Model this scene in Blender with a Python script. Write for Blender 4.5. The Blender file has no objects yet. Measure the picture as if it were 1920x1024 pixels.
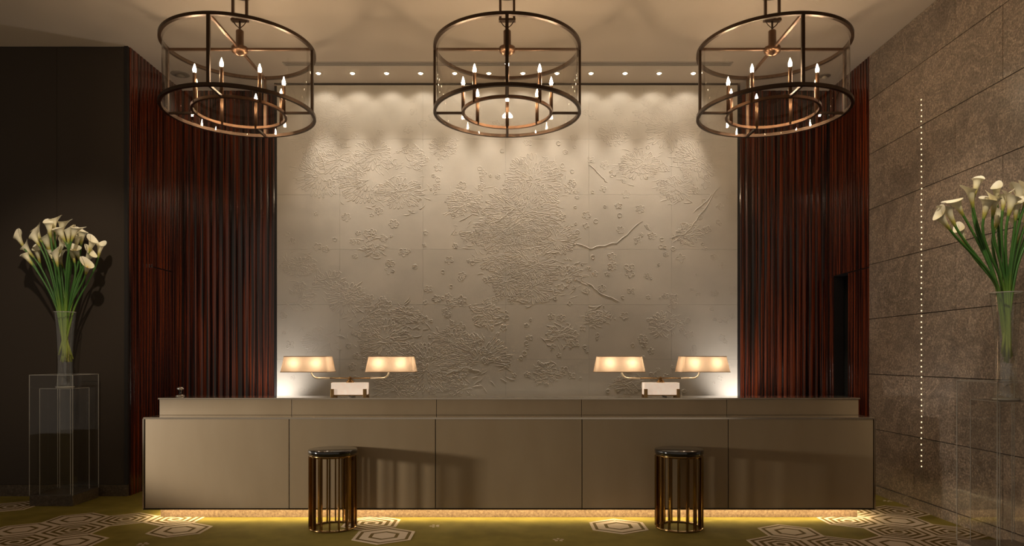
import bpy, bmesh, math, random
from mathutils import Vector, Matrix
random.seed(7)
PI = math.pi
sc = bpy.context.scene
C = sc.collection

# ------------------------------------------------------------------ camera, world, exposure, large lights
F, VX, HY = 1300.0, 954.5, 672.0          # focal length in px, vanishing point of the 1920x1024 frame
EYE = 1.2
cd = bpy.data.cameras.new('camera'); cam = bpy.data.objects.new('camera', cd); C.objects.link(cam)
cam.location = (0, 0, EYE); cam.rotation_euler = (PI/2, 0, 0)
cd.sensor_fit = 'HORIZONTAL'; cd.sensor_width = 36; cd.lens = 36*F/1920
cd.shift_x = (960-VX)/1920; cd.shift_y = (HY-512)/1920; cd.clip_start = .05
sc.camera = cam
w = bpy.data.worlds.new('world'); sc.world = w; w.use_nodes = True
w.node_tree.nodes['Background'].inputs[0].default_value = (1.0, .84, .66, 1)
w.node_tree.nodes['Background'].inputs[1].default_value = .17
vs = sc.view_settings
vs.view_transform = 'Standard'; vs.look = 'None'; vs.gamma = 1; vs.use_curve_mapping = False
vs.exposure = 0.7

def lamp(name, kind, loc, energy, col, target=None, **kw):
    d = bpy.data.lights.new(name, kind); d.energy = energy; d.color = col
    for k, v in kw.items(): setattr(d, k, v)
    o = bpy.data.objects.new(name, d); C.objects.link(o); o.location = loc
    if target is not None:
        o.rotation_euler = (Vector(target)-Vector(loc)).to_track_quat('-Z', 'Y').to_euler()
    return o
# lamp standing in the lobby at the left, low: throws the stools' long shadows along the desk front
lamp('lobby_lamp_light', 'SPOT', (-5.2, 3.35, .96), 380, (1, .90, .76), (1.2, 5.7, .10), spot_size=math.radians(62), spot_blend=.6, shadow_soft_size=.12).scale = (1, .27, 1)
# unseen fill spots at ceiling height, added to brighten lilies, stone wall and floor
for x, y, e, t in ((-2.6, 3.2, 165, (-3.72, 5.75, 1.9)), (2.1, 2.7, 125, (3.0, 4.3, 1.9)), (1.3, 3.4, 110, (3.24, 5.35, 1.7)), (.0, 3.0, 30, (0, 4.6, 0))):
    lamp('lobby_fill_spot', 'SPOT', (x, y, 3.9), e, (1, .84, .64), t, spot_size=math.radians(34), spot_blend=.9, shadow_soft_size=.05)

# ------------------------------------------------------------------ helpers
def P(px, py, Y):
    return Vector(((px-VX)*Y/F, Y, EYE+(HY-py)*Y/F))
def lin(c): return tuple(((v/255)/12.92 if v/255 <= .04045 else ((v/255+.055)/1.055)**2.4) for v in c)

class MB:
    def __init__(s): s.v, s.f, s.m, s.sm = [], [], [], []
    def add(s, vs, fs, mi=0, smooth=False):
        o = len(s.v); s.v += [tuple(v) for v in vs]
        for f in fs: s.f.append([o+i for i in f]); s.m.append(mi); s.sm.append(smooth)
        return s
    def box(s, x0, x1, y0, y1, z0, z1, mi=0):
        v = [(x, y, z) for z in (z0, z1) for y in (y0, y1) for x in (x0, x1)]
        return s.add(v, [(0,2,3,1),(4,5,7,6),(0,1,5,4),(2,6,7,3),(0,4,6,2),(1,3,7,5)], mi)
    def lathe(s, prof, n=32, c=(0,0,0), closed=False, mi=0, smooth=True):
        vs, fs = [], []; m = len(prof)
        for i in range(n):
            a = 2*PI*i/n
            for r, z in prof: vs.append((c[0]+r*math.cos(a), c[1]+r*math.sin(a), c[2]+z))
        for i in range(n):
            j = (i+1) % n
            for k in range(m if closed else m-1):
                k2 = (k+1) % m
                fs.append((i*m+k, j*m+k, j*m+k2, i*m+k2))
        return s.add(vs, fs, mi, smooth)
    def cyl(s, c, r, z0, z1, n=16, mi=0):
        vs = [(c[0]+r*math.cos(2*PI*i/n), c[1]+r*math.sin(2*PI*i/n), z) for z in (z0, z1) for i in range(n)]
        s.add(vs, [(i, (i+1) % n, n+(i+1) % n, n+i) for i in range(n)], mi, True)
        o = len(s.v)-2*n
        s.f.append([o+i for i in reversed(range(n))]); s.m.append(mi); s.sm.append(False)
        s.f.append([o+n+i for i in range(n)]); s.m.append(mi); s.sm.append(False)
        return s
    def tube(s, pts, r, n=8, mi=0):
        pts = [Vector(p) for p in pts]; vs, fs = [], []; up = Vector((0, 1, .01))
        for i, p in enumerate(pts):
            t = (pts[min(i+1, len(pts)-1)]-pts[max(i-1, 0)]).normalized()
            a = t.cross(up)
            if a.length < 1e-3: a = t.cross(Vector((1, 0, 0)))
            a.normalize(); b = t.cross(a)
            rr = r[i] if isinstance(r, (list, tuple)) else r
            for k in range(n):
                an = 2*PI*k/n; vs.append(p+a*rr*math.cos(an)+b*rr*math.sin(an))
        for i in range(len(pts)-1):
            for k in range(n):
                k2 = (k+1) % n; fs.append((i*n+k, i*n+k2, (i+1)*n+k2, (i+1)*n+k))
        fs.append(tuple(reversed(range(n)))); fs.append(tuple((len(pts)-1)*n+k for k in range(n)))
        return s.add(vs, fs, mi, True)
    def mesh(s, name, mats, bevel=0):
        me = bpy.data.meshes.new(name); me.from_pydata(s.v, [], s.f)
        for m in (mats if isinstance(mats, (list, tuple)) else [mats]): me.materials.append(m)
        me.polygons.foreach_set('material_index', s.m); me.polygons.foreach_set('use_smooth', s.sm)
        bm = bmesh.new(); bm.from_mesh(me)
        if bevel: bmesh.ops.bevel(bm, geom=bm.edges[:], offset=bevel, segments=2, affect='EDGES', profile=.6)
        bmesh.ops.recalc_face_normals(bm, faces=bm.faces[:]); bm.to_mesh(me); bm.free()
        me.update(); return me
    def build(s, name, mats, parent=None, bevel=0):
        return link(name, s.mesh(name, mats, bevel), parent)
def link(name, me, parent=None, loc=None):
    o = bpy.data.objects.new(name, me); C.objects.link(o); o.parent = parent
    if loc is not None: o.location = loc
    return o
def empty(name, loc=(0, 0, 0), rz=0):
    o = bpy.data.objects.new(name, None); C.objects.link(o); o.location = loc; o.rotation_euler = (0, 0, rz)
    o.empty_display_size = .1; return o
def tag(o, label=None, cat=None, group=None, kind=None):
    for k, v in (('label', label), ('category', cat), ('group', group), ('kind', kind)):
        if v: o[k] = v
    return o
def copy_tree(o, parent=None):
    c = o.copy(); C.objects.link(c); c.parent = parent
    for ch in list(o.children): copy_tree(ch, c)
    return c
def box(name, x0, x1, y0, y1, z0, z1, m, parent=None, bevel=0):
    return MB().box(x0, x1, y0, y1, z0, z1).build(name, m, parent, bevel)

# ------------------------------------------------------------------ materials
def mat(name, col, rough=.5, metal=0, coat=0, spec=.5, emit=None, es=0):
    m = bpy.data.materials.new(name); m.use_nodes = True
    b = m.node_tree.nodes['Principled BSDF']
    b.inputs['Base Color'].default_value = (*col, 1); b.inputs['Roughness'].default_value = rough
    b.inputs['Metallic'].default_value = metal; b.inputs['Coat Weight'].default_value = coat
    b.inputs['Coat Roughness'].default_value = .08; b.inputs['Specular IOR Level'].default_value = spec
    if emit: b.inputs['Emission Color'].default_value = (*emit, 1); b.inputs['Emission Strength'].default_value = es
    return m
def nodes(m): return m.node_tree.nodes, m.node_tree.links, m.node_tree.nodes['Principled BSDF']
def noise(m, scale, detail=4, rough=.55, stretch=(1, 1, 1), coord='Object', dist=0):
    N, L, b = nodes(m)
    tc = N.new('ShaderNodeTexCoord'); mp = N.new('ShaderNodeMapping'); mp.inputs['Scale'].default_value = stretch
    n = N.new('ShaderNodeTexNoise'); n.inputs['Scale'].default_value = scale; n.inputs['Detail'].default_value = detail
    n.inputs['Roughness'].default_value = rough; n.inputs['Distortion'].default_value = dist
    if coord == 'World':
        g = N.new('ShaderNodeNewGeometry'); L.new(g.outputs['Position'], mp.inputs[0])
    else: L.new(tc.outputs[coord], mp.inputs[0])
    L.new(mp.outputs[0], n.inputs['Vector']); return n
def ramp(m, src, stops):
    N, L, b = nodes(m); r = N.new('ShaderNodeValToRGB'); e = r.color_ramp.elements
    while len(e) < len(stops): e.new(.5)
    for i, (p, c) in enumerate(stops): e[i].position = p; e[i].color = (*c, 1)
    L.new(src, r.inputs[0]); return r
def bump(m, src, strength, dist=.01):
    N, L, b = nodes(m); bp = N.new('ShaderNodeBump'); bp.inputs['Strength'].default_value = strength
    bp.inputs['Distance'].default_value = dist; L.new(src, bp.inputs['Height']); L.new(bp.outputs[0], b.inputs['Normal'])
def colour(m, out): N, L, b = nodes(m); L.new(out, b.inputs['Base Color'])

M = {}
M['ceiling'] = mat('ceiling_paint', (.50, .42, .335), .8)
bump(M['ceiling'], noise(M['ceiling'], 60, coord='World').outputs[0], .05, .004)
m = M['art'] = mat('art_plaster', (.46, .40, .31), .55)
n = noise(m, 3, 3, coord='World'); colour(m, ramp(m, n.outputs[0], [(.3, (.43, .385, .322)), (.7, (.48, .43, .362))]).outputs[0])
bump(m, noise(m, 130, 3, coord='World').outputs[0], .12, .004)
m = M['granite'] = mat('brown_granite', (.2, .14, .09), .32, coat=.15)
n1 = noise(m, 70, 6, .75, coord='World'); n2 = noise(m, 4, 8, .7, stretch=(1, 1, 1.2), coord='World', dist=1.6)
r1 = ramp(m, n1.outputs[0], [(.34, (.085, .064, .049)), (.5, (.19, .148, .115)), (.66, (.37, .30, .24))])
r2 = ramp(m, n2.outputs[0], [(.30, (.72, .70, .68)), (.50, (1, 1, 1)), (.53, (1.6, 1.55, 1.5)), (.56, (1, 1, 1)), (.8, (.86, .84, .82))])
N, L, b = nodes(m); mx = N.new('ShaderNodeMixRGB'); mx.blend_type = 'MULTIPLY'; mx.inputs[0].default_value = 1
info = N.new('ShaderNodeObjectInfo'); r3 = ramp(m, info.outputs['Random'], [(0, (.88, .88, .88)), (1, (1.06, 1.04, 1.02))])
mx2 = N.new('ShaderNodeMixRGB'); mx2.blend_type = 'MULTIPLY'; mx2.inputs[0].default_value = 1
L.new(r1.outputs[0], mx.inputs[1]); L.new(r2.outputs[0], mx.inputs[2]); L.new(mx.outputs[0], mx2.inputs[1]); L.new(r3.outputs[0], mx2.inputs[2])
colour(m, mx2.outputs[0]); bump(m, n1.outputs[0], .12, .003)
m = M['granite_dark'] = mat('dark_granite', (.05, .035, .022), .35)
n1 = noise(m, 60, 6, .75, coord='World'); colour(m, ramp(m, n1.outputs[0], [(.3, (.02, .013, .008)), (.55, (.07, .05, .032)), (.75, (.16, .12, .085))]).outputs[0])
m = M['granite_gold'] = mat('plinth_granite', (.4, .26, .13), .4)
n1 = noise(m, 55, 6, .75, coord='World'); colour(m, ramp(m, n1.outputs[0], [(.3, (.08, .048, .028)), (.52, (.20, .13, .08)), (.75, (.34, .26, .18))]).outputs[0])
M['joint'] = mat('dark_joint', (.03, .02, .013), .8)
def wood(name, dark, mid, light):
    m = mat(name, mid, .22, coat=.6)
    n = noise(m, 62, 2, .5, stretch=(1, 1, .012), coord='World', dist=.25); n2 = noise(m, 170, 3, .6, stretch=(1, 1, .012), coord='World')
    N, L, b = nodes(m); ad = N.new('ShaderNodeMath'); ad.operation = 'MULTIPLY_ADD'; ad.inputs[1].default_value = .35
    L.new(n2.outputs[0], ad.inputs[0]); L.new(n.outputs[0], ad.inputs[2])
    colour(m, ramp(m, ad.outputs[0], [(.56, dark), (.66, mid), (.80, light)]).outputs[0]); return m
M['wood'] = wood('macassar_ebony', (.005, .0014, .001), (.042, .0068, .0025), (.145, .026, .0065))
M['wood_dark'] = mat('wood_shadow_gap', (.006, .003, .002), .6)
m = M['brown_wall'] = mat('dark_brown_fabric', (.027, .0165, .0085), .75)
bump(m, noise(m, 300, 2, stretch=(1, 1, .15), coord='World').outputs[0], .2, .002)
m = M['desk'] = mat('taupe_leather', (.33, .27, .19), .42)
n = noise(m, 5, 4, stretch=(1, 1, .3), coord='World'); colour(m, ramp(m, n.outputs[0], [(.3, (.285, .208, .122)), (.7, (.315, .235, .143))]).outputs[0])
bump(m, noise(m, 260, 3, coord='World').outputs[0], .06, .002)
M['counter'] = mat('counter_bronze_glass', (.36, .30, .22), .10, coat=1)
M['steel'] = mat('polished_bronze_steel', (.62, .54, .44), .14, 1)
M['trim_dark'] = mat('dark_metal_joint', (.05, .035, .02), .3, .8)
M['bronze'] = mat('dark_bronze', (.075, .046, .029), .36, .8)
M['copper'] = mat('antique_copper', (.16, .088, .05), .35, .9)
M['gold'] = mat('polished_brass', (.30, .185, .075), .16, 1)
M['brass'] = mat('aged_brass', (.36, .22, .09), .32, 1)
M['lamplit_metal'] = mat('satin_lamplit_metal', (.85, .74, .55), .3, .4)  # lamplight on the satin arms is put into this cream colour
M['black_gloss'] = mat('black_lacquer', (.006, .005, .004), .08, coat=.8)
M['black'] = mat('black_rubber', (.01, .009, .008), .6)
M['chrome'] = mat('chrome', (.8, .78, .75), .08, 1)
M['white_plastic'] = mat('white_plastic', (.55, .47, .36), .5)
M['grey_plastic'] = mat('grey_plastic', (.18, .15, .12), .5)
M['slot'] = mat('slot_aluminium', (.30, .26, .22), .5)
M['cup'] = mat('lamp_reflector', (.8, .7, .5), .3, .6)
M['candle'] = mat('candle_bulb', (1, .8, .5), .3, emit=(1, .76, .50), es=180)
M['down'] = mat('downlight_lens', (1, .9, .7), .3, emit=(1, .80, .52), es=22)
M['led'] = mat('led_point', (1, .9, .7), .3, emit=(1, .80, .50), es=.8)
M['strip'] = mat('led_strip', (1, .8, .4), .3, emit=(1, .80, .45), es=24)
def thin_glass(name, tint, refl=.75, ior=1.45, rough=0.0):
    m = bpy.data.materials.new(name); m.use_nodes = True; N, L = m.node_tree.nodes, m.node_tree.links
    N.remove(N['Principled BSDF']); out = N['Material Output']
    t = N.new('ShaderNodeBsdfTransparent'); t.inputs[0].default_value = (*tint, 1)
    g = N.new('ShaderNodeBsdfGlossy'); g.inputs['Roughness'].default_value = rough; g.inputs[0].default_value = (refl, refl, refl, 1)
    lw = N.new('ShaderNodeLayerWeight'); lw.inputs[0].default_value = .5
    pw = N.new('ShaderNodeMath'); pw.operation = 'POWER'; pw.inputs[1].default_value = 5; L.new(lw.outputs['Facing'], pw.inputs[0])
    f0 = ((ior-1)/(ior+1))**2*1.8
    fr = N.new('ShaderNodeMath'); fr.operation = 'MULTIPLY_ADD'; fr.inputs[1].default_value = 1-f0; fr.inputs[2].default_value = f0; L.new(pw.outputs[0], fr.inputs[0])
    mx = N.new('ShaderNodeMixShader'); L.new(fr.outputs[0], mx.inputs[0]); L.new(t.outputs[0], mx.inputs[1]); L.new(g.outputs[0], mx.inputs[2])
    L.new(mx.outputs[0], out.inputs[0]); return m
M['glass'] = thin_glass('chandelier_glass', (.955, .94, .92), .8, 1.42)
M['vase'] = thin_glass('vase_glass', (.92, .93, .90), 1, 1.65)
M['acrylic'] = thin_glass('clear_acrylic', (.955, .95, .94), .7, 1.40)
M['acrylic_edge'] = mat('acrylic_edge', (.42, .40, .36), .12, coat=.6)
M['water'] = thin_glass('vase_water', (.95, .96, .93), .6, 1.33)
def shade_mat(name, col):
    m = bpy.data.materials.new(name); m.use_nodes = True; N, L = m.node_tree.nodes, m.node_tree.links
    N.remove(N['Principled BSDF']); out = N['Material Output']
    t = N.new('ShaderNodeBsdfTranslucent'); t.inputs[0].default_value = (*col, 1)
    d = N.new('ShaderNodeBsdfDiffuse'); d.inputs[0].default_value = (*col, 1)
    mx = N.new('ShaderNodeMixShader'); mx.inputs[0].default_value = .4
    L.new(t.outputs[0], mx.inputs[1]); L.new(d.outputs[0], mx.inputs[2]); L.new(mx.outputs[0], out.inputs[0]); return m
M['shade'] = shade_mat('pleated_shade_fabric', (.86, .66, .47))
M['shade_trim'] = mat('shade_binding', (.60, .42, .30), .7)
m = M['alabaster'] = mat('alabaster', (.86, .74, .64), .35, emit=(1, .78, .60), es=.28)
n = noise(m, 14, 5, dist=1); colour(m, ramp(m, n.outputs[0], [(.3, (.80, .66, .56)), (.6, (.90, .80, .70))]).outputs[0])
m = M['carpet'] = mat('olive_carpet', (.2, .15, .02), .95, spec=.1)
n = noise(m, 5, 4, coord='World'); n2 = noise(m, 500, 2, coord='World')
colour(m, ramp(m, n.outputs[0], [(.3, (.165, .128, .024)), (.7, (.24, .187, .04))]).outputs[0]); bump(m, n2.outputs[0], .5, .004)
def pile(name, c):
    m = mat(name, c, .95, spec=.1); n2 = noise(m, 500, 2, coord='World'); bump(m, n2.outputs[0], .5, .004); return m
M['pile_beige'] = pile('beige_pile', (.58, .465, .35)); M['pile_brown'] = pile('brown_pile', (.13, .085, .022))
m = M['stem'] = mat('lily_stem', (.05, .14, .02), .45)
tc = m.node_tree.nodes.new('ShaderNodeTexCoord'); sp = m.node_tree.nodes.new('ShaderNodeSeparateXYZ'); m.node_tree.links.new(tc.outputs['Generated'], sp.inputs[0])
colour(m, ramp(m, sp.outputs[2], [(.0, (.36, .42, .075)), (.38, (.20, .33, .04)), (.6, (.045, .14, .025)), (1, (.06, .17, .025))]).outputs[0])
m = M['spathe'] = mat('lily_spathe', (.85, .8, .6), .5)
tc = m.node_tree.nodes.new('ShaderNodeTexCoord'); sp = m.node_tree.nodes.new('ShaderNodeSeparateXYZ'); m.node_tree.links.new(tc.outputs['Generated'], sp.inputs[0])
colour(m, ramp(m, sp.outputs[2], [(.0, (.14, .24, .03)), (.2, (.52, .46, .10)), (.45, (.88, .82, .56)), (1, (.93, .89, .74))]).outputs[0])
M['spadix'] = mat('lily_spadix', (.75, .48, .06), .6)
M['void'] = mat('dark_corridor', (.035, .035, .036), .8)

# ------------------------------------------------------------------ the setting
CZ = 3.92                                   # ceiling
XL, XR = -3.32, 3.25                        # side walls of the niche
YB, YA = 7.05, 6.86                         # wood back wall / art wall
YL, YS = 6.04, 6.24                         # front of brown wall / end of stone wall
def struct(o): o['kind'] = 'structure'; return o
fl = struct(box('floor', -7.5, 3.4, .2, 7.2, -.1, 0, M['carpet']))
struct(box('ceiling', -7.5, 3.4, .2, 7.2, CZ, CZ+.1, M['ceiling']))

# carpet: concentric hexagons tufted into the olive pile
def hexagon(cx, cy, w, kind):
    rad = w/math.sqrt(3)
    fr = [1, .89, .78, .50, .38, 0] if kind == 0 else [1, .90, .78, .66, .52, .40, .27, .15, 0]
    mb = MB(); z = .0025
    for i in range(len(fr)-1):
        mi = i % 2
        a = [(rad*fr[i]*math.sin(PI/3*k), rad*fr[i]*math.cos(PI/3*k), z) for k in range(6)]
        if fr[i+1] > 0:
            b2 = [(rad*fr[i+1]*math.sin(PI/3*k), rad*fr[i+1]*math.cos(PI/3*k), z) for k in range(6)]
            mb.add(a+b2, [(k, (k+1) % 6, 6+(k+1) % 6, 6+k) for k in range(6)], mi)
        else: mb.add(a, [tuple(range(6))], mi)
    a = [(rad*math.sin(PI/3*k), rad*math.cos(PI/3*k), zz) for zz in (z, 0) for k in range(6)]
    mb.add(a, [(k, (k+1) % 6, 6+(k+1) % 6, 6+k) for k in range(6)], 0)
    key = ('hex', kind, w)
    if key not in M: M[key] = mb.mesh('carpet_hexagon', [M['pile_beige'], M['pile_brown']])
    link('carpet_hexagon', M[key], fl, (cx, cy, 0))
W = .372; RP = W*.866
left = [(0, -2.485, 1), (0, -2.855, 1), (0, -3.225, 0), (1, -2.30, 0), (1, -3.04, 1), (1, -3.41, 0), (2, -2.855, 0), (2, -3.225, 1), (2, -3.6, 1),
        (3, -3.04, 1), (3, -3.41, 0), (3, -3.78, 1), (3, -2.67, 0), (4, -2.855, 1), (4, -3.225, 0), (4, -3.6, 1)]
for r, x, k in left: hexagon(x, 5.165-r*RP, W, k)
for x, y, k in ((-3.78, 5.60, 1), (-4.15, 5.60, 0), (-3.97, 5.28, 1)): hexagon(x-.25, y, W, k)
for r, x, k in [(0, 2.50, 1), (0, 2.875, 0), (1, 1.94, 0), (1, 2.69, 1), (1, 3.06, 1), (2, 1.752, 1), (2, 2.124, 1), (2, 2.50, 0), (2, 2.87, 1),
                (3, 1.94, 0), (3, 2.31, 1), (3, 2.69, 0), (3, 3.06, 1), (0, 3.03, 1)]:
    if (r, x) != (0, 3.03): hexagon(x, 5.11-r*RP, W, k)
hexagon(2.69, 5.11+RP, W, 1); hexagon(3.06, 5.11+RP, W, 1)
for x, y, k in ((-.845, 4.685, 0), (-1.0, 5.04, 1), (.78, 4.95, 0), (-.3, 3.7, 0), (.3, 3.4, 1), (1.0, 3.9, 1), (-1.4, 3.6, 1)): hexagon(x, y, .39, k)
def sprig(x, y):
    mb = MB()
    for k in range(5):
        a = 2*PI*k/5+x; c, s = math.cos(a), math.sin(a)
        pts = [(.008, 0), (.028, .012), (.042, 0), (.028, -.012)]
        mb.add([(c*p-s*q, s*p+c*q, .0025) for p, q in pts], [(0, 1, 2, 3)], 0)
    link('carpet_sprig', mb.mesh('carpet_sprig', [M['pile_beige']]), fl, (x, y, 0))
for px, py in ((1047, 1013), (815, 987), (268, 1021), (1664, 940)):
    Y = EYE*F/(py-HY); sprig((px-VX)*Y/F, Y)

# stone wall at the right: granite slabs in running bond
wr = struct(box('wall_right', 3.252, 3.4, .2, YS-.004, 0, CZ, M['joint']))
zs = [.08, .573, 1.058, 1.552, 2.040, 2.534, 3.030, 3.520, CZ]
for i in range(len(zs)-1):
    ys = [YS]+[y for y in ([5.035-k for k in range(5)] if i % 2 == 1 else [5.55-k for k in range(5)])]+[.2]
    if i % 2 == 1: ys = [YS, 6.035]+[5.035-k for k in range(5)]+[.2]
    if i % 2 == 1: ys = [YS]+ys[2:]
    for a in range(len(ys)-1):
        box('slab', 3.24, 3.254, ys[a+1]+.0022, ys[a]-.0022, zs[i]+.003, zs[i+1]-.003, M['granite'], wr)
struct(box('baseboard_right', 3.232, 3.254, .2, YS, 0, .078, M['granite']))
# column of tiny lights let into the stone
ls = empty('light_column', (3.24, 5.445, .35)); tag(ls, 'vertical row of tiny lit points set in the right stone wall', 'wall light')
ledm = MB().lathe([(0, -.006), (.0036, -.0045), (.0045, .0), (.0036, .0045), (0, .006)], 8).mesh('led', M['led'])
for k in range(67):
    link('led', ledm, ls, (random.uniform(-.003, -.001), random.uniform(-.0035, .0035), k*.0437+random.uniform(-.003, .003)))

# dark brown wall at the left
wl = struct(box('wall_left', -7.5, XL-.004, YL+.012, 7.2, 0, CZ, M['wood_dark']))
xs = [XL-.03, -3.94, -4.56, -5.8, -7.5]
for a in range(4): box('wall_panel', xs[a+1]+.0015, xs[a]-.0015, YL, YL+.014, .10, CZ-.012, M['brown_wall'], wl)
struct(box('trim_1', XL-.03, XL, YL-.004, YL+.02, .10, CZ, M['wood_dark']))
struct(box('baseboard_left', -7.5, XL, YL-.012, YL+.012, 0, .098, M['granite_dark']))
# wooden niche: slats, each its own piece
def slat_mesh(w, h):
    key = ('slat', round(w, 4), round(h, 4))
    if key not in M:
        n = 6; prof = [(-w/2, 0)]+[(-w/2+w*k/n, -.006-.0035*math.sin(PI*k/n)) for k in range(n+1)]+[(w/2, 0)]
        mb = MB(); q = len(prof)
        mb.add([(x, y, z) for z in (0, h) for x, y in prof], [(k, k+1, q+k+1, q+k) for k in range(q-1)]+[tuple(range(q)), tuple(range(q, 2*q))], 0)
        M[key] = mb.mesh('slat', M['wood'])
    return M[key]
def slats(wall, p0, p1, n, rz, split=None, skip=None):
    p0, p1 = Vector(p0), Vector(p1); w_ = (p1-p0).length/n
    for k in range(n):
        t = (k+.5)/n; p = p0.lerp(p1, t); segs = [(.0, CZ)]
        if split and split[0] < p.y < split[1]: segs = [(.0, split[2]-.006), (split[2]+.006, CZ)]
        if skip and skip[0] < p.y < skip[1]: segs = [(split[2]+.006, CZ)]
        for z0, z1 in segs:
            o = link('slat', slat_mesh(w_-.006, z1-z0), wall, (p.x, p.y, z0)); o.rotation_euler = (0, 0, rz)
XAL, XAR = -2.309, 2.272
wbl = struct(box('wall_back_left', XL, XAL, YB, YB+.15, 0, CZ, M['wood_dark'])); slats(wbl, (XL+.012, YB, 0), (XAL, YB, 0), 15, 0)
wbr = struct(box('wall_back_right', XAR, XR, YB, YB+.15, 0, CZ, M['wood_dark'])); slats(wbr, (XAR, YB, 0), (XR-.012, YB, 0), 15, 0)
wsl = struct(box('wall_side_left', XL-.1, XL, YL+.02, YB, 0, CZ, M['wood_dark'])); slats(wsl, (XL, YL+.02, 0), (XL, YB-.012, 0), 17, PI/2, (6.38, 6.8, 2.05))
mb = MB().box(XR, XR+.1, YS, 6.64, 0, CZ).box(XR, XR+.1, 6.64, 6.94, 2.02, CZ).box(XR, XR+.1, 6.94, YB, 0, CZ)
wsr = struct(mb.build('wall_side_right', M['wood_dark'])); slats(wsr, (XR, YB-.012, 0), (XR, YS, 0), 16, -PI/2, (6.2, 6.95, 2.02), (6.64, 6.94))
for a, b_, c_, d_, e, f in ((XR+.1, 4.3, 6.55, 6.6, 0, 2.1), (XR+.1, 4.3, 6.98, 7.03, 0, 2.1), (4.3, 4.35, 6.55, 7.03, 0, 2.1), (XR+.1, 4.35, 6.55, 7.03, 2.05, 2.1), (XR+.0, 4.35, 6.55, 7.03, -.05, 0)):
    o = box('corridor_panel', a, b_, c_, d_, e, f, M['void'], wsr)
for dz in (0, .018):
    box('door_catch', XL+.012, XL+.022, 6.405, 6.42, 2.04+dz, 2.052+dz, M['chrome'], wsl)
# art wall with embossed flowers
wa = struct(box('wall_back', XAL, XAR, YA+.014, YB+.15, 0, 3.905, M['wood_dark']))
zz = [.0, .645, 1.190, 1.73, 2.277, 2.82, 3.369, 3.904]
xx = [XAL+.012]+[(x-VX)*YA/F for x in (637, 793, 948, 1104, 1259)]+[XAR-.012]
for i in range(7):
    for j in range(6):
        box('wall_panel', xx[j]+.0006, xx[j+1]-.0006, YA, YA+.015, zz[i]+.0006, zz[i+1]-.0006, M['art'], wa)
for x in (XAL, XAR): struct(box('trim_2', x-.012, x+.012, YA-.004, YB-.012, 0, 3.893, M['wood_dark'], wa))
struct(box('gap_shade_strip', XAL-.012, XAR+.012, YA-.008, YA+.012, 3.906, CZ, M['brown_wall']))  # dark strip painted for the shade in the gap under the ceiling
rel = MB()
def ridge(pts, wd=.009, ht=.0045):
    pts = [Vector((p[0], p[1])) for p in pts]
    vs, fs = [], []
    for i, p in enumerate(pts):
        t = (pts[min(i+1, len(pts)-1)]-pts[max(i-1, 0)])
        if t.length < 1e-7: t = Vector((1, 0))
        t.normalize(); nn = Vector((-t.y, t.x)); s = 1 if 0 < i < len(pts)-1 else .45
        a, b2 = p+nn*wd/2*s, p-nn*wd/2*s
        for q, yy in ((a, YA+.0005), (p+nn*wd*.2*s, YA-ht*s), (p-nn*wd*.2*s, YA-ht*s), (b2, YA+.0005)):
            vs.append((min(max(q.x, XAL+.02), XAR-.02), yy, min(max(q.y, .3), 3.885)))
    for i in range(len(pts)-1):
        for k in range(3): fs.append((i*4+k, i*4+k+1, i*4+5+k, i*4+4+k))
    rel.add(vs, fs, 0, True)
def W2(px, py): return ((px-VX)*YA/F, EYE+(HY-py)*YA/F)
U = YA/F
def mum(px, py, rp):
    cx, cz = W2(px, py); r = rp*U; rings = max(2, int(rp/13)); ph = random.random()*6; asp = random.uniform(.5, .95)
    a0, span = random.uniform(0, 6.28), random.choice((2*PI, 2*PI, 3.6))
    for g in range(rings):
        ra, rb = r*g/rings*.9+.012, r*(g+1)/rings
        cnt = max(5, int(2*PI*(ra+rb)/2/(.034)))
        for k in range(cnt):
            a = ph+2*PI*(k+.5*(g % 2))/cnt
            if ((a-a0) % (2*PI)) > span or random.random() < .12: continue
            petal_(cx, cz, a, ra, rb*random.uniform(.9, 1.08), .013, asp)
def petal_(cx, cz, a, r0, r1, w_, asp):
    pts = []
    for i in range(6):
        t = i/5*2-1; rr = r0+(r1-r0)*max(0, 1-t*t)**.5; off = w_*math.sin(t*PI/2)
        pts.append((cx+rr*math.cos(a)-off*math.sin(a), cz+(rr*math.sin(a)+off*math.cos(a))*asp))
    ridge(pts, .0085, random.uniform(.0011, .0025))
def ring(px, py, rp, h=.0022, wd=.008):
    cx, cz = W2(px, py); r = rp*U
    ridge([(cx+r*math.cos(2*PI*k/9), cz+r*math.sin(2*PI*k/9)) for k in range(10)], wd, h)
def blossom(px, py, rp):
    cx, cz = W2(px, py); r = rp*U; ph = random.random()*6; n_ = random.choice((4, 5, 5, 6))
    for k in range(n_):
        petal_(cx, cz, ph+2*PI*k/n_, r*.25, r, r*.30, random.uniform(.75, 1))
    if random.random() < .5: ring(px, py, rp*.18)
def twig(pts, wd=.010, ht=.003):
    out = []
    for i in range(len(pts)-1):
        for k in range(6):
            t = k/6; out.append(W2(pts[i][0]*(1-t)+pts[i+1][0]*t+random.uniform(-1.5, 1.5), pts[i][1]*(1-t)+pts[i+1][1]*t+random.uniform(-2, 2)))
    ridge(out, wd, ht)
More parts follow.
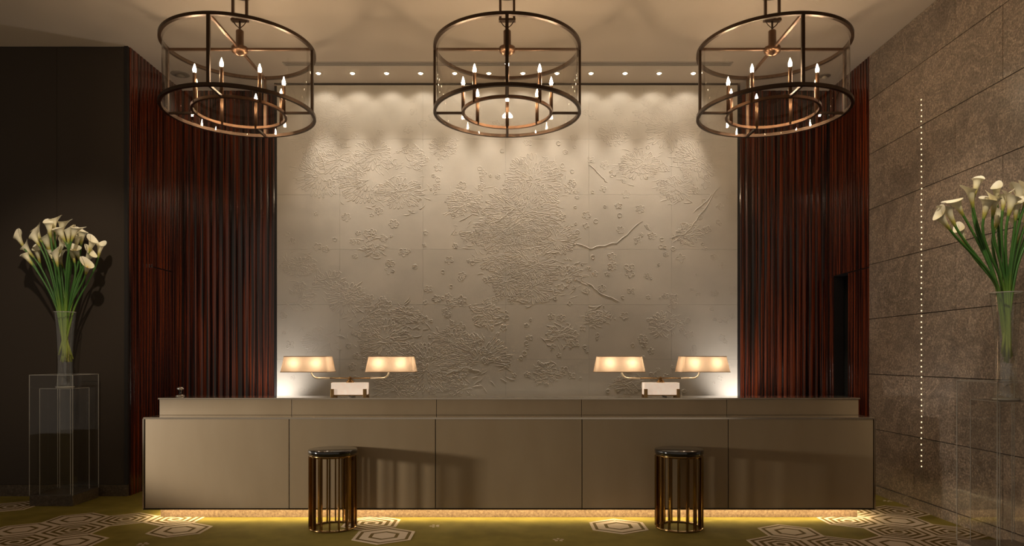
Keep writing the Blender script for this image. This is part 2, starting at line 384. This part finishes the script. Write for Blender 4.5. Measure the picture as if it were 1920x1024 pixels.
mums = [(980,400,70),(905,430,48),(1000,340,55),(930,480,45),(1040,450,42),(690,340,58),(640,300,45),(590,262,40),(750,362,45),(700,290,35),(770,300,28),(600,330,45),
    (620,222,35),(1260,240,50),(1310,300,45),(1200,310,40),(1345,225,35),(1220,200,35),(1290,190,35),(1270,352,35),(800,690,80),(900,680,58),(720,640,48),(680,600,40),
    (850,640,40),(650,560,36),(760,590,30),(910,590,26),(560,500,35),(620,540,35),(1000,540,36),(1060,520,42),(1120,595,22),(1245,610,28),(1050,630,26),(1025,700,22),
    (1175,722,26),(600,640,35),(560,560,26),(870,724,40),(740,724,40),(830,275,26),(945,440,60),(1000,500,45),(870,380,35),(700,460,24),(1290,440,22),(1150,250,26),(950,530,30)]
for a in mums: mum(*a)
for a in ([(1105, 310), (1122, 325), (1142, 345)], [(1257, 447), (1285, 438), (1305, 415), (1348, 352)], [(1100, 530), (1130, 552), (1165, 567)], [(1080, 458), (1110, 466), (1155, 455), (1215, 405)],
          [(1300, 400), (1330, 370), (1350, 350)], [(1020, 474), (1056, 472)], [(915, 422), (945, 408), (970, 385)], [(590, 272), (605, 300), (612, 325)], [(830, 705), (870, 690), (910, 700)]): twig(a)
for k in range(330):
    blossom(random.uniform(530, 1375), random.uniform(175, 738), random.uniform(3, 9.5))
for k in range(120): ring(random.uniform(800, 1370), random.uniform(260, 735), random.uniform(1.2, 4.2))
for k in range(1900):                       # short ripples thickening the flower masses
    mx_, my_, mr = random.choice(mums); a = random.random()*6.28; q = mr*1.25*random.random()**.6
    x, y = mx_+q*math.cos(a), my_+q*math.sin(a)*.8
    if not (525 < x < 1378 and 168 < y < 738): continue
    an = random.gauss(0, .7); ln = random.uniform(3, 9); bend = random.uniform(-2.2, 2.2)
    ridge([W2(x+math.cos(an)*ln*t, y+math.sin(an)*ln*t+bend*(1-t*t)) for t in (-1, -.5, 0, .5, 1)], .0085, random.uniform(.0010, .0023))
ro = rel.build('floral_relief', M['art'], wa); ro['kind'] = 'stuff'

# ------------------------------------------------------------------ ceiling fittings
def Yceil(py): return (CZ-EYE)*F/(HY-py)
ysl = Yceil(119.5)
sd = empty('slot_diffuser', (0, ysl, CZ)); tag(sd, 'long narrow slot diffuser in the ceiling before the embossed wall', 'air vent')
x0, x1 = (533-VX)*ysl/F, (1371-VX)*ysl/F
for dy in (-.036, -.002, .032): box('slot_frame', x0, x1, dy-.006, dy+.006, -.005, .0, M['slot'], sd)
for dy in (-.019, .015): box('slot_blade', x0, x1, dy-.011, dy+.011, -.002, .0, M['grey_plastic'], sd)
for e in (x0, x1): box('slot_end', e-.006, e+.006, -.042, .038, -.0055, 0, M['slot'], sd)
ydl = Yceil(137)
dmesh = [MB().lathe([(.030, 0), (.030, -.004), (.022, -.005), (.020, .0)], 20, closed=True).mesh('trim_ring', M['white_plastic']),
         MB().lathe([(.020, -.001), (.014, -.010), (0, -.013)], 16).mesh('lens', M['down'])]
words = ['first', 'second', 'third', 'fourth', 'fifth', 'sixth', 'seventh', 'eighth', 'ninth', 'tenth', 'eleventh', 'twelfth']
for k in range(12):
    x = (597+63.9*k-VX)*ydl/F
    d = empty('downlight', (x, ydl, CZ)); tag(d, 'small lit recessed downlight, %s from the left along the embossed wall' % words[k], 'downlight', 'downlights over the embossed wall')
    link('trim_ring', dmesh[0], d); link('lens', dmesh[1], d)
    lamp('downlight_beam', 'SPOT', (x, ydl, CZ-.02), 2.3, (1, .90, .76), (x, ydl+.25, CZ-.40), spot_size=math.radians(96), spot_blend=.55, shadow_soft_size=.03)
    lamp('downlight_beam', 'SPOT', (x, ydl, CZ-.02), 42, (1, .90, .78), (x, YA, CZ-2.9), spot_size=math.radians(48), spot_blend=1, shadow_soft_size=.03)
def disc(name, px, py, r, label, cat, m1, m2):
    Y = Yceil(py); o = empty(name, ((px-VX)*Y/F, Y, CZ)); tag(o, label, cat)
    MB().lathe([(0, -.004), (r*.8, -.006), (r, -.004), (r, 0)], 28).build('cover', m1, o)
    MB().lathe([(r*.25, -.006), (r*.5, -.02), (r*.2, -.03), (0, -.03)], 20).build('sensor', m2, o)
disc('smoke_detector', 1546, 142, .055, 'round grey smoke detector on the ceiling behind the rightmost chandelier', 'smoke detector', M['grey_plastic'], M['white_plastic'])
disc('ceiling_speaker', 338, 139, .085, 'round dark ceiling speaker behind the leftmost chandelier', 'speaker', M['grey_plastic'], M['grey_plastic'])

# ------------------------------------------------------------------ reception desk
YF = 5.10; XD = 2.69; ZC = .765; ZT = .897
rd = empty('reception_desk', (0, 5.4, 0)); tag(rd, 'long taupe panelled reception desk with raised counter and glowing underside', 'reception desk')
def dbox(name, x0, x1, y0, y1, z0, z1, m, par=rd, bevel=0):
    return box(name, x0, x1, y0-5.4 if par is rd else y0, y1-5.4 if par is rd else y1, z0, z1, m, par, bevel)
dbox('plinth', -2.63, 2.63, 5.235, 5.95, 0, .088, M['granite_gold'])
dbox('body', -XD+.01, XD-.01, YF+.02, 6.0, .088, ZC-.012, M['trim_dark'])
xp = [(x-VX)*YF/F for x in (269, 542, 816.5, 1091.5, 1366, 1640)]; xp[0], xp[-1] = -XD+.008, XD-.008
for k in range(5): dbox('front_panel', xp[k]+.003, xp[k+1]-.003, YF+.003, YF+.022, .096, ZC-.012, M['desk'], bevel=.0015)
for s in (-1, 1): dbox('side_panel', s*XD-.008, s*XD+.008, YF+.014, 6.0, .096, ZC-.012, M['desk'])
dbox('lower_counter', -XD, XD, YF, 5.33, ZC-.010, ZC, M['counter'], bevel=.002)
for s in (-1, 1): dbox('edge_trim', s*XD-.006, s*XD+.006, YF-.002, YF+.014, .088, ZC-.010, M['steel'])
dbox('edge_trim', -XD, XD, YF-.003, YF+.012, ZC-.013, ZC-.001, M['steel'])
dbox('edge_trim', -XD, XD, YF-.002, YF+.02, .086, .095, M['trim_dark'])
YR = 5.31
dbox('riser', -XD+.02, XD-.02, YR+.012, 5.60, ZC-.01, ZT-.012, M['trim_dark'])
xq = [-XD+.012]+[(x-VX)*YR/F for x in (547, 818.5, 1090.5, 1363)]+[XD-.012]
for k in range(5): dbox('riser_panel', xq[k]+.002, xq[k+1]-.002, YR, YR+.014, ZC+.001, ZT-.012, M['desk'], bevel=.0012)
for s in (-1, 1): dbox('riser_end', s*(XD-.014)-.007, s*(XD-.014)+.007, YR+.014, 5.60, ZC+.001, ZT-.012, M['desk'])
dbox('upper_counter', -XD+.004, XD-.004, YR-.004, 5.61, ZT-.011, ZT, M['counter'], bevel=.002)
dbox('edge_trim', -XD+.004, XD-.004, YR-.007, YR+.004, ZT-.011, ZT-.002, M['steel'])
dbox('back_worktop', -XD+.02, XD-.02, 5.60, 6.05, .72, .75, M['counter'])
dbox('led_strip', -2.62, 2.62, 5.17, 5.19, .080, .086, M['strip'])
for s in (-1, 1): dbox('led_strip', s*2.655-.008, s*2.655+.008, 5.20, 5.9, .080, .086, M['strip'])
# small bell / pen stand at the desk's left end
def lathe_thing(name, loc, label, cat, parts):
    o = empty(name, loc); tag(o, label, cat)
    for nm, prof, mm in parts: MB().lathe(prof, 24).build(nm, mm, o)
    return o
pb = P(338, 743, 5.55)
lathe_thing('desk_bell', (pb.x, 5.55, ZT), 'small desk bell with chrome knob at the desk end', 'desk bell', [
    ('base', [(0, 0), (.034, 0), (.034, .006), (.026, .012), (.014, .016), (0, .016)], M['chrome']),
    ('stem', [(.010, .014), (.008, .05), (0, .05)], M['black_gloss']),
    ('knob', [(0, .046), (.022, .05), (.027, .058), (.022, .070), (.012, .076), (0, .077)], M['chrome'])])

# ------------------------------------------------------------------ table lamps
def make_lamp(x, label):
    Y = 5.46; o = empty('table_lamp', (x, Y, ZT)); tag(o, label, 'table lamp', 'twin-shade lamps on the counter')
    s = Y/F
    zb = lambda py: EYE+(HY-py)*s-ZT
    box('alabaster_base', -.138, .138, -.05, .05, .018, .112, M['alabaster'], o, .004)
    for sx in (-1, 1):
        for sy in (-1, 1): box('foot', sx*.126-.0125, sx*.126+.0125, sy*.05-.014, sy*.05+.014, 0, .064, M['brass'], o, .002)
    box('base_plate', -.13, .13, -.05, .05, .010, .018, M['brass'], o)
    fb = MB()
    for r, z0, z1 in ((.031, .112, .122), (.024, .122, .132), (.016, .132, .142), (.009, .142, .158)): fb.cyl((0, 0, 0), r, z0, z1, 20)
    fb.build('finial', M['brass'], o)
    za = .147; sx0 = .322
    MB().tube([(-.16, 0, za), (.16, 0, za)], .0042, 10).build('crossbar', M['brass'], o)
    for sg in (-1, 1):
        pts = [(sg*.16, 0, za), (sg*.255, 0, za)]+[(sg*(.255+.05*math.sin(a)), 0, za+.05*(1-math.cos(a))) for a in [PI/2*k/8 for k in range(1, 9)]]+[(sg*.305, 0, .265)]
        arm = MB().tube(pts, .0068, 10).build('arm', M['lamplit_metal'], o)
        # shade: a tapered rectangular fabric box, open at top and bottom
        sh = []; zb0, zb1 = .197, .317; cx = sg*.328
        bw, bd, tw, td = .190, .115, .168, .098
        def loop(w_, d_, z, n=14):
            pts = []
            cr = .02
            for qx, qy, a0 in ((1, 1, 0), (-1, 1, PI/2), (-1, -1, PI), (1, -1, 1.5*PI)):
                for k in range(4):
                    a = a0+PI/2*k/3; pts.append((cx+qx*(w_-cr)+cr*math.cos(a), qy*(d_-cr)+cr*math.sin(a), z))
            return pts
        a, b_ = loop(bw, bd, zb0), loop(tw, td, zb1); n = len(a)
        sd_ = MB().add(a+b_, [(k, (k+1) % n, n+(k+1) % n, n+k) for k in range(n)], 0, False).build('lamp_shade', M['shade'], o)
        for lp, nm in ((a, 'binding'), (b_, 'binding')):
            MB().tube(lp+[lp[0]], .0028, 6).build(nm, M['shade_trim'], sd_)
        for dx in (-.088, .088):
            MB().lathe([(0, .235), (.014, .24), (.019, .255), (.014, .275), (0, .285)], 12, c=(cx+dx, -.045, 0)).build('bulb', M['lampbulb'], o)
        MB().tube([(cx-.088, -.045, .237), (cx-.05, 0, .232), (cx+.05, 0, .232), (cx+.088, -.045, .237)], .004, 6).build('bulb_bar', M['brass'], o)
    cord = MB().tube([(0, -.052, .012), (.008, -.062, .009), (.026, -.07, .004), (.035, -.06, .004), (.03, .05, .004)], .003, 6).build('cord', M['black'], o)
    return o
M['lampbulb'] = mat('lamp_bulb', (1, .8, .5), .3, emit=(1, .82, .62), es=19)
make_lamp(P(656.5, 740, 5.46).x, 'brass lamp with two pleated shades at the left end of the counter')
make_lamp(P(1238.5, 740, 5.46).x, 'brass lamp with two pleated shades at the right end of the counter')
# uplights standing on the floor behind the desk
for x, word in ((-2.24, 'left'), (2.21, 'right')):
    o = empty('floor_uplight', (x, 6.55, 0)); tag(o, 'floor uplight behind the desk washing the %s lower corner of embossed wall' % word, 'uplight')
    MB().lathe([(0, 0), (.07, 0), (.07, .02), (.02, .03), (.02, .5), (.05, .52), (.05, .60), (.042, .60), (.040, .53), (0, .53)], 24).build('body', M['bronze'], o)
    MB().lathe([(.041, .585), (0, .587)], 20).build('lens', M['cup'], o)
    lamp('uplight_beam', 'SPOT', (x, 6.55, .64), 19, (1, .94, .89), (x+(.12 if x > 0 else -.12), 6.78, 1.25), spot_size=math.radians(125), spot_blend=1, shadow_soft_size=.04)

# ------------------------------------------------------------------ stools
def make_stool(x, label):
    o = empty('stool', (x, 4.915, 0)); tag(o, label, 'stool', 'brass cage stools at the desk')
    R_ = .166
    MB().lathe([(0, .525), (R_, .525), (R_+.004, .529), (R_+.004, .554), (R_, .558), (0, .558)], 48).build('seat', M['black_gloss'], o)
    MB().lathe([(R_-.022, .508), (R_-.002, .508), (R_-.002, .525), (R_-.022, .525)], 48, closed=True).build('top_ring', M['gold'], o)
    MB().lathe([(R_-.020, .0), (R_-.002, .0), (R_-.002, .012), (R_-.020, .012)], 48, closed=True).build('base_ring', M['gold'], o)
    bar = MB().box(-.0125, .0125, -.005, .005, .010, .510).mesh('bar', M['gold'], .0015)
    for k in range(16):
        a = 2*PI*(k+.3)/16
        b_ = link('bar', bar, o, ((R_-.010)*math.cos(a), (R_-.010)*math.sin(a), 0)); b_.rotation_euler = (0, 0, a)
    return o
make_stool((624-VX)*4.915/F, 'round black-topped brass cage stool below the left lamp')
make_stool((1273-VX)*4.915/F, 'round black-topped brass cage stool below the right lamp')

# ------------------------------------------------------------------ chandeliers
YC, RC, ZB = 5.15, .546, 3.012
def make_chandelier(x):
    o = empty('chandelier', (x, YC, ZB))
    H = .473
    def band(nm, r0, r1, z0, z1, m): return MB().lathe([(r0, z0), (r1, z0), (r1, z1), (r0, z1)], 96, closed=True, smooth=False).build(nm, m, o)
    band('bottom_ring', RC-.022, RC, 0, .024, M['bronze']); band('top_ring', RC-.022, RC, H, H+.024, M['bronze'])
    band('inner_ring', .318, .336, 0, .020, M['copper'])
    g = MB().lathe([(RC-.026, .012), (RC-.026, H+.012)], 96).build('glass_cylinder', M['glass'], o)
    for k in range(4):
        a = PI/2*k; c, s = math.cos(a), math.sin(a)
        p = MB().box(-.011, .011, -.009, .009, .0, H+.02).build('post', M['bronze'], o); p.location = (c*(RC-.008), s*(RC-.008), 0); p.rotation_euler = (0, 0, a+PI/2)
        p = MB().box(.334, RC-.015, -.008, .008, .002, .018).build('lower_spoke', M['bronze'], o); p.rotation_euler = (0, 0, a)
        p = MB().box(.03, RC-.015, -.009, .009, H+.002, H+.018).build('upper_spoke', M['copper'], o); p.rotation_euler = (0, 0, a)
    tube = MB().lathe([(0, -.004), (.013, -.004), (.013, .205), (.010, .21), (0, .21)], 14).mesh('candle_tube', M['copper'])
    bulb = MB().lathe([(.006, .205), (.0115, .218), (.0125, .230), (.009, .246), (.004, .262), (0, .274)], 12).mesh('bulb', M['candle'])
    for k in range(8):
        a = PI/4*k; t = link('candle_tube', tube, o, (.327*math.cos(a), .327*math.sin(a), .006)); link('bulb', bulb, t)
    z0 = H
    MB().lathe([(0, -.038), (.03, -.032), (.056, -.012), (.060, .002), (.060, .022), (.04, .030), (.028, .034), (.028, .145), (.02, .152), (0, .152)], 28, c=(0, 0, z0)).build('hub', M['copper'], o)
    MB().tube([(0, 0, z0+.15), (0, 0, z0+.225)], .008, 8).build('hook', M['bronze'], o)
    br = MB().box(-.062, .062, -.02, .02, z0+.218, z0+.234)
    br.tube([(-.05, 0, z0+.22), (-.03, 0, z0+.19), (0, 0, z0+.165)], .004, 6).tube([(.05, 0, z0+.22), (.03, 0, z0+.19), (0, 0, z0+.165)], .004, 6); br.build('bracket', M['bronze'], o)
    for s in (-1, 1): box('rod', s*.051-.009, s*.051+.009, -.009, .009, z0+.22, CZ-ZB-.012, M['bronze'], o)
    MB().lathe([(0, -.012), (.10, -.012), (.10, 0), (0, 0)], 32, c=(0, 0, CZ-ZB)).build('canopy', M['bronze'], o)
    return o
ch = make_chandelier(-2.0); tag(ch, 'bronze ring chandelier with glass drum, leftmost of the three', 'chandelier', 'ring chandeliers over the desk')
for x, word in ((-.014, 'middle one of the three, above the desk centre'), (1.955, 'rightmost of the three')):
    c2 = copy_tree(ch); c2.location.x = x; c2['label'] = 'bronze ring chandelier with glass drum, '+word

# ------------------------------------------------------------------ pedestals, vases, lilies
def pedestal(cx, cy, label):
    o = empty('pedestal', (cx, cy, 0)); tag(o, label, 'pedestal', 'clear acrylic pedestals')
    h = .176; zt = 1.066; zb = .087; t = .004
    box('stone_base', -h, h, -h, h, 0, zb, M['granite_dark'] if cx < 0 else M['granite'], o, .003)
    def case(name, h, z0, z1, top):
        mb = MB()
        for s in (-1, 1):
            mb.add([(s*h, -h, z0), (s*h, h, z0), (s*h, h, z1), (s*h, -h, z1)], [(0, 1, 2, 3)]); mb.add([(-h, s*h, z0), (h, s*h, z0), (h, s*h, z1), (-h, s*h, z1)], [(0, 1, 2, 3)])
        if top: mb.add([(-h, -h, z1), (h, -h, z1), (h, h, z1), (-h, h, z1)], [(0, 1, 2, 3)])
        c = mb.build(name, M['acrylic'], o)
        e = .0016
        for s in (-1, 1):
            for q in (-1, 1): box('edge', s*h-e, s*h+e, q*h-e, q*h+e, z0, z1, M['acrylic_edge'], c)
            box('edge', -h, h, s*h-e, s*h+e, z1-2*e, z1, M['acrylic_edge'], c); box('edge', s*h-e, s*h+e, -h, h, z1-2*e, z1, M['acrylic_edge'], c)
        return c
    case('outer_case', h, zb, zt, False); case('inner_case', h-.05, zb, .953, True)
    return o
def vase(cx, cy, label):
    z = .954; o = empty('vase', (cx, cy, z)); tag(o, label, 'vase', 'tall glass vases')
    prof = [(0, .004), (.066, .004), (.070, .012), (.064, .05), (.057, .12), (.055, .20), (.058, .32), (.067, .48), (.079, .60), (.082, .632)]
    MB().lathe(prof, 40).build('body', M['vase'], o)
    MB().lathe([(.078, .629), (.0835, .629), (.0835, .634), (.078, .634)], 40, closed=True).build('rim', M['acrylic_edge'], o)
    MB().lathe([(0, 0), (.068, 0), (.071, .006), (.068, .012), (0, .012)], 40).build('foot', M['acrylic_edge'], o)
    return o
def spathe_mesh(tip, flare):
    vs, fs = [], []; nu, nt = 22, 11; Ln = .115
    for j in range(nt):
        t = j/(nt-1)
        r = .0068+.020*flare*t**1.2+.018*flare*t**5
        for i in range(nu):
            u = 2*PI*i/(nu-1); lift = ((1+math.cos(u))/2)**1.6
            rr = r*(1+.45*lift**3*t**4)+(.004*(1-i/(nu-1)))*t
            z = Ln*t*(.90+.12*lift)+tip*.55*lift**4*t**4 - .010*max(0, t-.8)*5*(1-lift)
            vs.append((rr*math.cos(u), rr*math.sin(u)*(1-.10*t), z))
    for j in range(nt-1):
        for i in range(nu-1): fs.append((j*nu+i, j*nu+i+1, (j+1)*nu+i+1, (j+1)*nu+i))
    return MB().add(vs, fs, 0, True).mesh('spathe', M['spathe'])
SP = [spathe_mesh(.030, .80), spathe_mesh(.040, .66), spathe_mesh(.024, .92)]
SPX = MB().lathe([(0, .02), (.004, .022), (.0045, .06), (.003, .075), (0, .079)], 8).mesh('spadix', M['spadix'])
ORD = words+['thirteenth', 'fourteenth', 'fifteenth', 'sixteenth', 'seventeenth', 'eighteenth', 'nineteenth', 'twentieth']+['twenty-'+w_ for w_ in words[:9]]
def lily(tip, base, vc, label, group, dpt, size, face, lab2=None):
    Y = vc.y+dpt
    b_ = P(*base, Y); t = P(*tip, Y)
    d = (t-b_).normalized(); d = (d+Vector((0, face, 0))).normalized()
    a = random.random()*6.28; dx = b_.x-vc.x
    z0 = 1.20+random.uniform(-.035, .03)
    p0 = Vector((vc.x-max(-.03, min(.03, dx*.12))+random.uniform(-.018, .018), vc.y+random.uniform(-.03, .03), z0))
    # keep the stem inside the rim where it leaves the vase
    q = Vector((max(-1, min(1, dx/.30))*.056+random.uniform(-.012, .012), max(-1, min(1, dpt/.12))*.038)); 
    if q.length > .064: q *= .064/q.length
    p1 = Vector((vc.x+q.x, vc.y+q.y, .954+.632))
    o = empty('calla_lily', p0); tag(o, label, 'flower', group)
    pts = []
    for k in range(5): pts.append(p0.lerp(p1, k/5))
    T1 = (p1-p0).normalized()*(b_-p1).length*.75; T2 = d*(b_-p1).length*.9
    for k in range(11):
        s = k/10; h00, h10, h01, h11 = 2*s**3-3*s**2+1, s**3-2*s**2+s, -2*s**3+3*s**2, s**3-s**2
        pts.append(p1*h00+T1*h10+b_*h01+T2*h11)
    pts.append(b_+d*.012)
    MB().tube([p-p0 for p in pts], [.0078]*8+[.0072]*(len(pts)-9)+[.0064], 8).build('stem', M['stem'], o)
    # flower frame: z along d, x (the pointed lip) away from the viewer
    zax = d; back = Vector((random.uniform(-1.1, 1.1), random.uniform(-.2, .8), .2)); xax = (back-zax*back.dot(zax)).normalized(); yax = zax.cross(xax)
    mtx = Matrix((xax, yax, zax)).transposed().to_4x4(); mtx.translation = b_-p0
    sp_ = link('spathe', random.choice(SP), o); sp_.matrix_local = mtx @ Matrix.Scale(size, 4)
    sx_ = link('spadix', SPX, sp_)
def bouquet(lst, ox, oy, sc_, vc, where, sizes, dep):
    pts = []
    for it in lst:
        t, b_ = it[0], it[1]; face = it[2] if len(it) > 2 else random.uniform(-.25, .1)
        pts.append(((ox+t[0]/sc_, oy+t[1]/sc_), (ox+b_[0]/sc_, oy+b_[1]/sc_), face))
    order = sorted(range(len(pts)), key=lambda i: pts[i][0][0])
    for i, (t, b_, f) in enumerate(pts):
        k = order.index(i); inn = t[0] < 1915
        lab = 'white calla lily, %s flower head from the left in the vase ' % ORD[k] if inn else 'white calla lily leaning past the right picture edge in the vase '
        ln = math.hypot(t[0]-b_[0], t[1]-b_[1])*vc.y/F
        lily(t, b_, vc, lab+where, 'calla lilies in the vase '+where, random.uniform(-dep, dep), random.uniform(*sizes), f)
PL = Vector((-3.715, 5.80, 0)); PR = Vector((2.925, 4.08, 0))
PL.y = 5.80
pedestal(PL.x, PL.y, 'clear acrylic box pedestal on a dark stone base against the brown wall')
pedestal(PR.x, PR.y, 'clear acrylic box pedestal on a stone base against the granite wall')
vase(PL.x, PL.y, 'tall flared glass vase of lilies before the dark brown wall'); vase(PR.x, PR.y, 'tall flared glass vase of lilies before the granite wall')
LL = [((120,360),(220,560)),((430,310),(500,470)),((400,420),(470,540)),((270,570),(375,715)),((245,690),(360,840)),((460,650),(470,800)),((590,440),(635,620)),((620,220),(640,400)),((700,160),(700,310)),
      ((840,170),(800,360)),((710,370),(700,540)),((820,500),(760,670)),((850,400),(880,470)),((920,320),(925,490)),((1030,290),(970,450)),((1150,300),(1125,510)),((1060,430),(1030,570)),((1330,450),(1250,630)),
      ((1440,550),(1400,710)),((1000,640),(1025,800)),((1110,600),(1100,740),-.8),((1280,690),(1175,810)),((1290,850),(1200,980),-.6),((840,710),(835,870),-.8),((740,700),(755,860)),((660,700),(690,790))]
bouquet(LL, 20, 400, 8.53, PL, 'by the brown wall', (1.08, 1.28), .09)
LR = [((490,110),(455,240)),((415,230),(450,360)),((250,310),(340,450)),((120,520),(190,610)),((195,460),(250,570)),((300,640),(370,780)),((590,350),(565,490)),((670,240),(670,460)),((700,190),(720,320)),
      ((820,140),(780,400)),((740,470),(690,610)),((880,310),(845,460)),((980,190),(965,370)),((920,400),(925,510)),((980,590),(950,770)),((1060,200),(1020,360)),((1100,330),(1060,480)),((1160,420),(1100,540)),((1050,480),(1020,600)),((1200,580),(1130,660))]
bouquet(LR, 1750, 330, 6.0235, PR, 'by the granite wall', (.98, 1.18), .08)
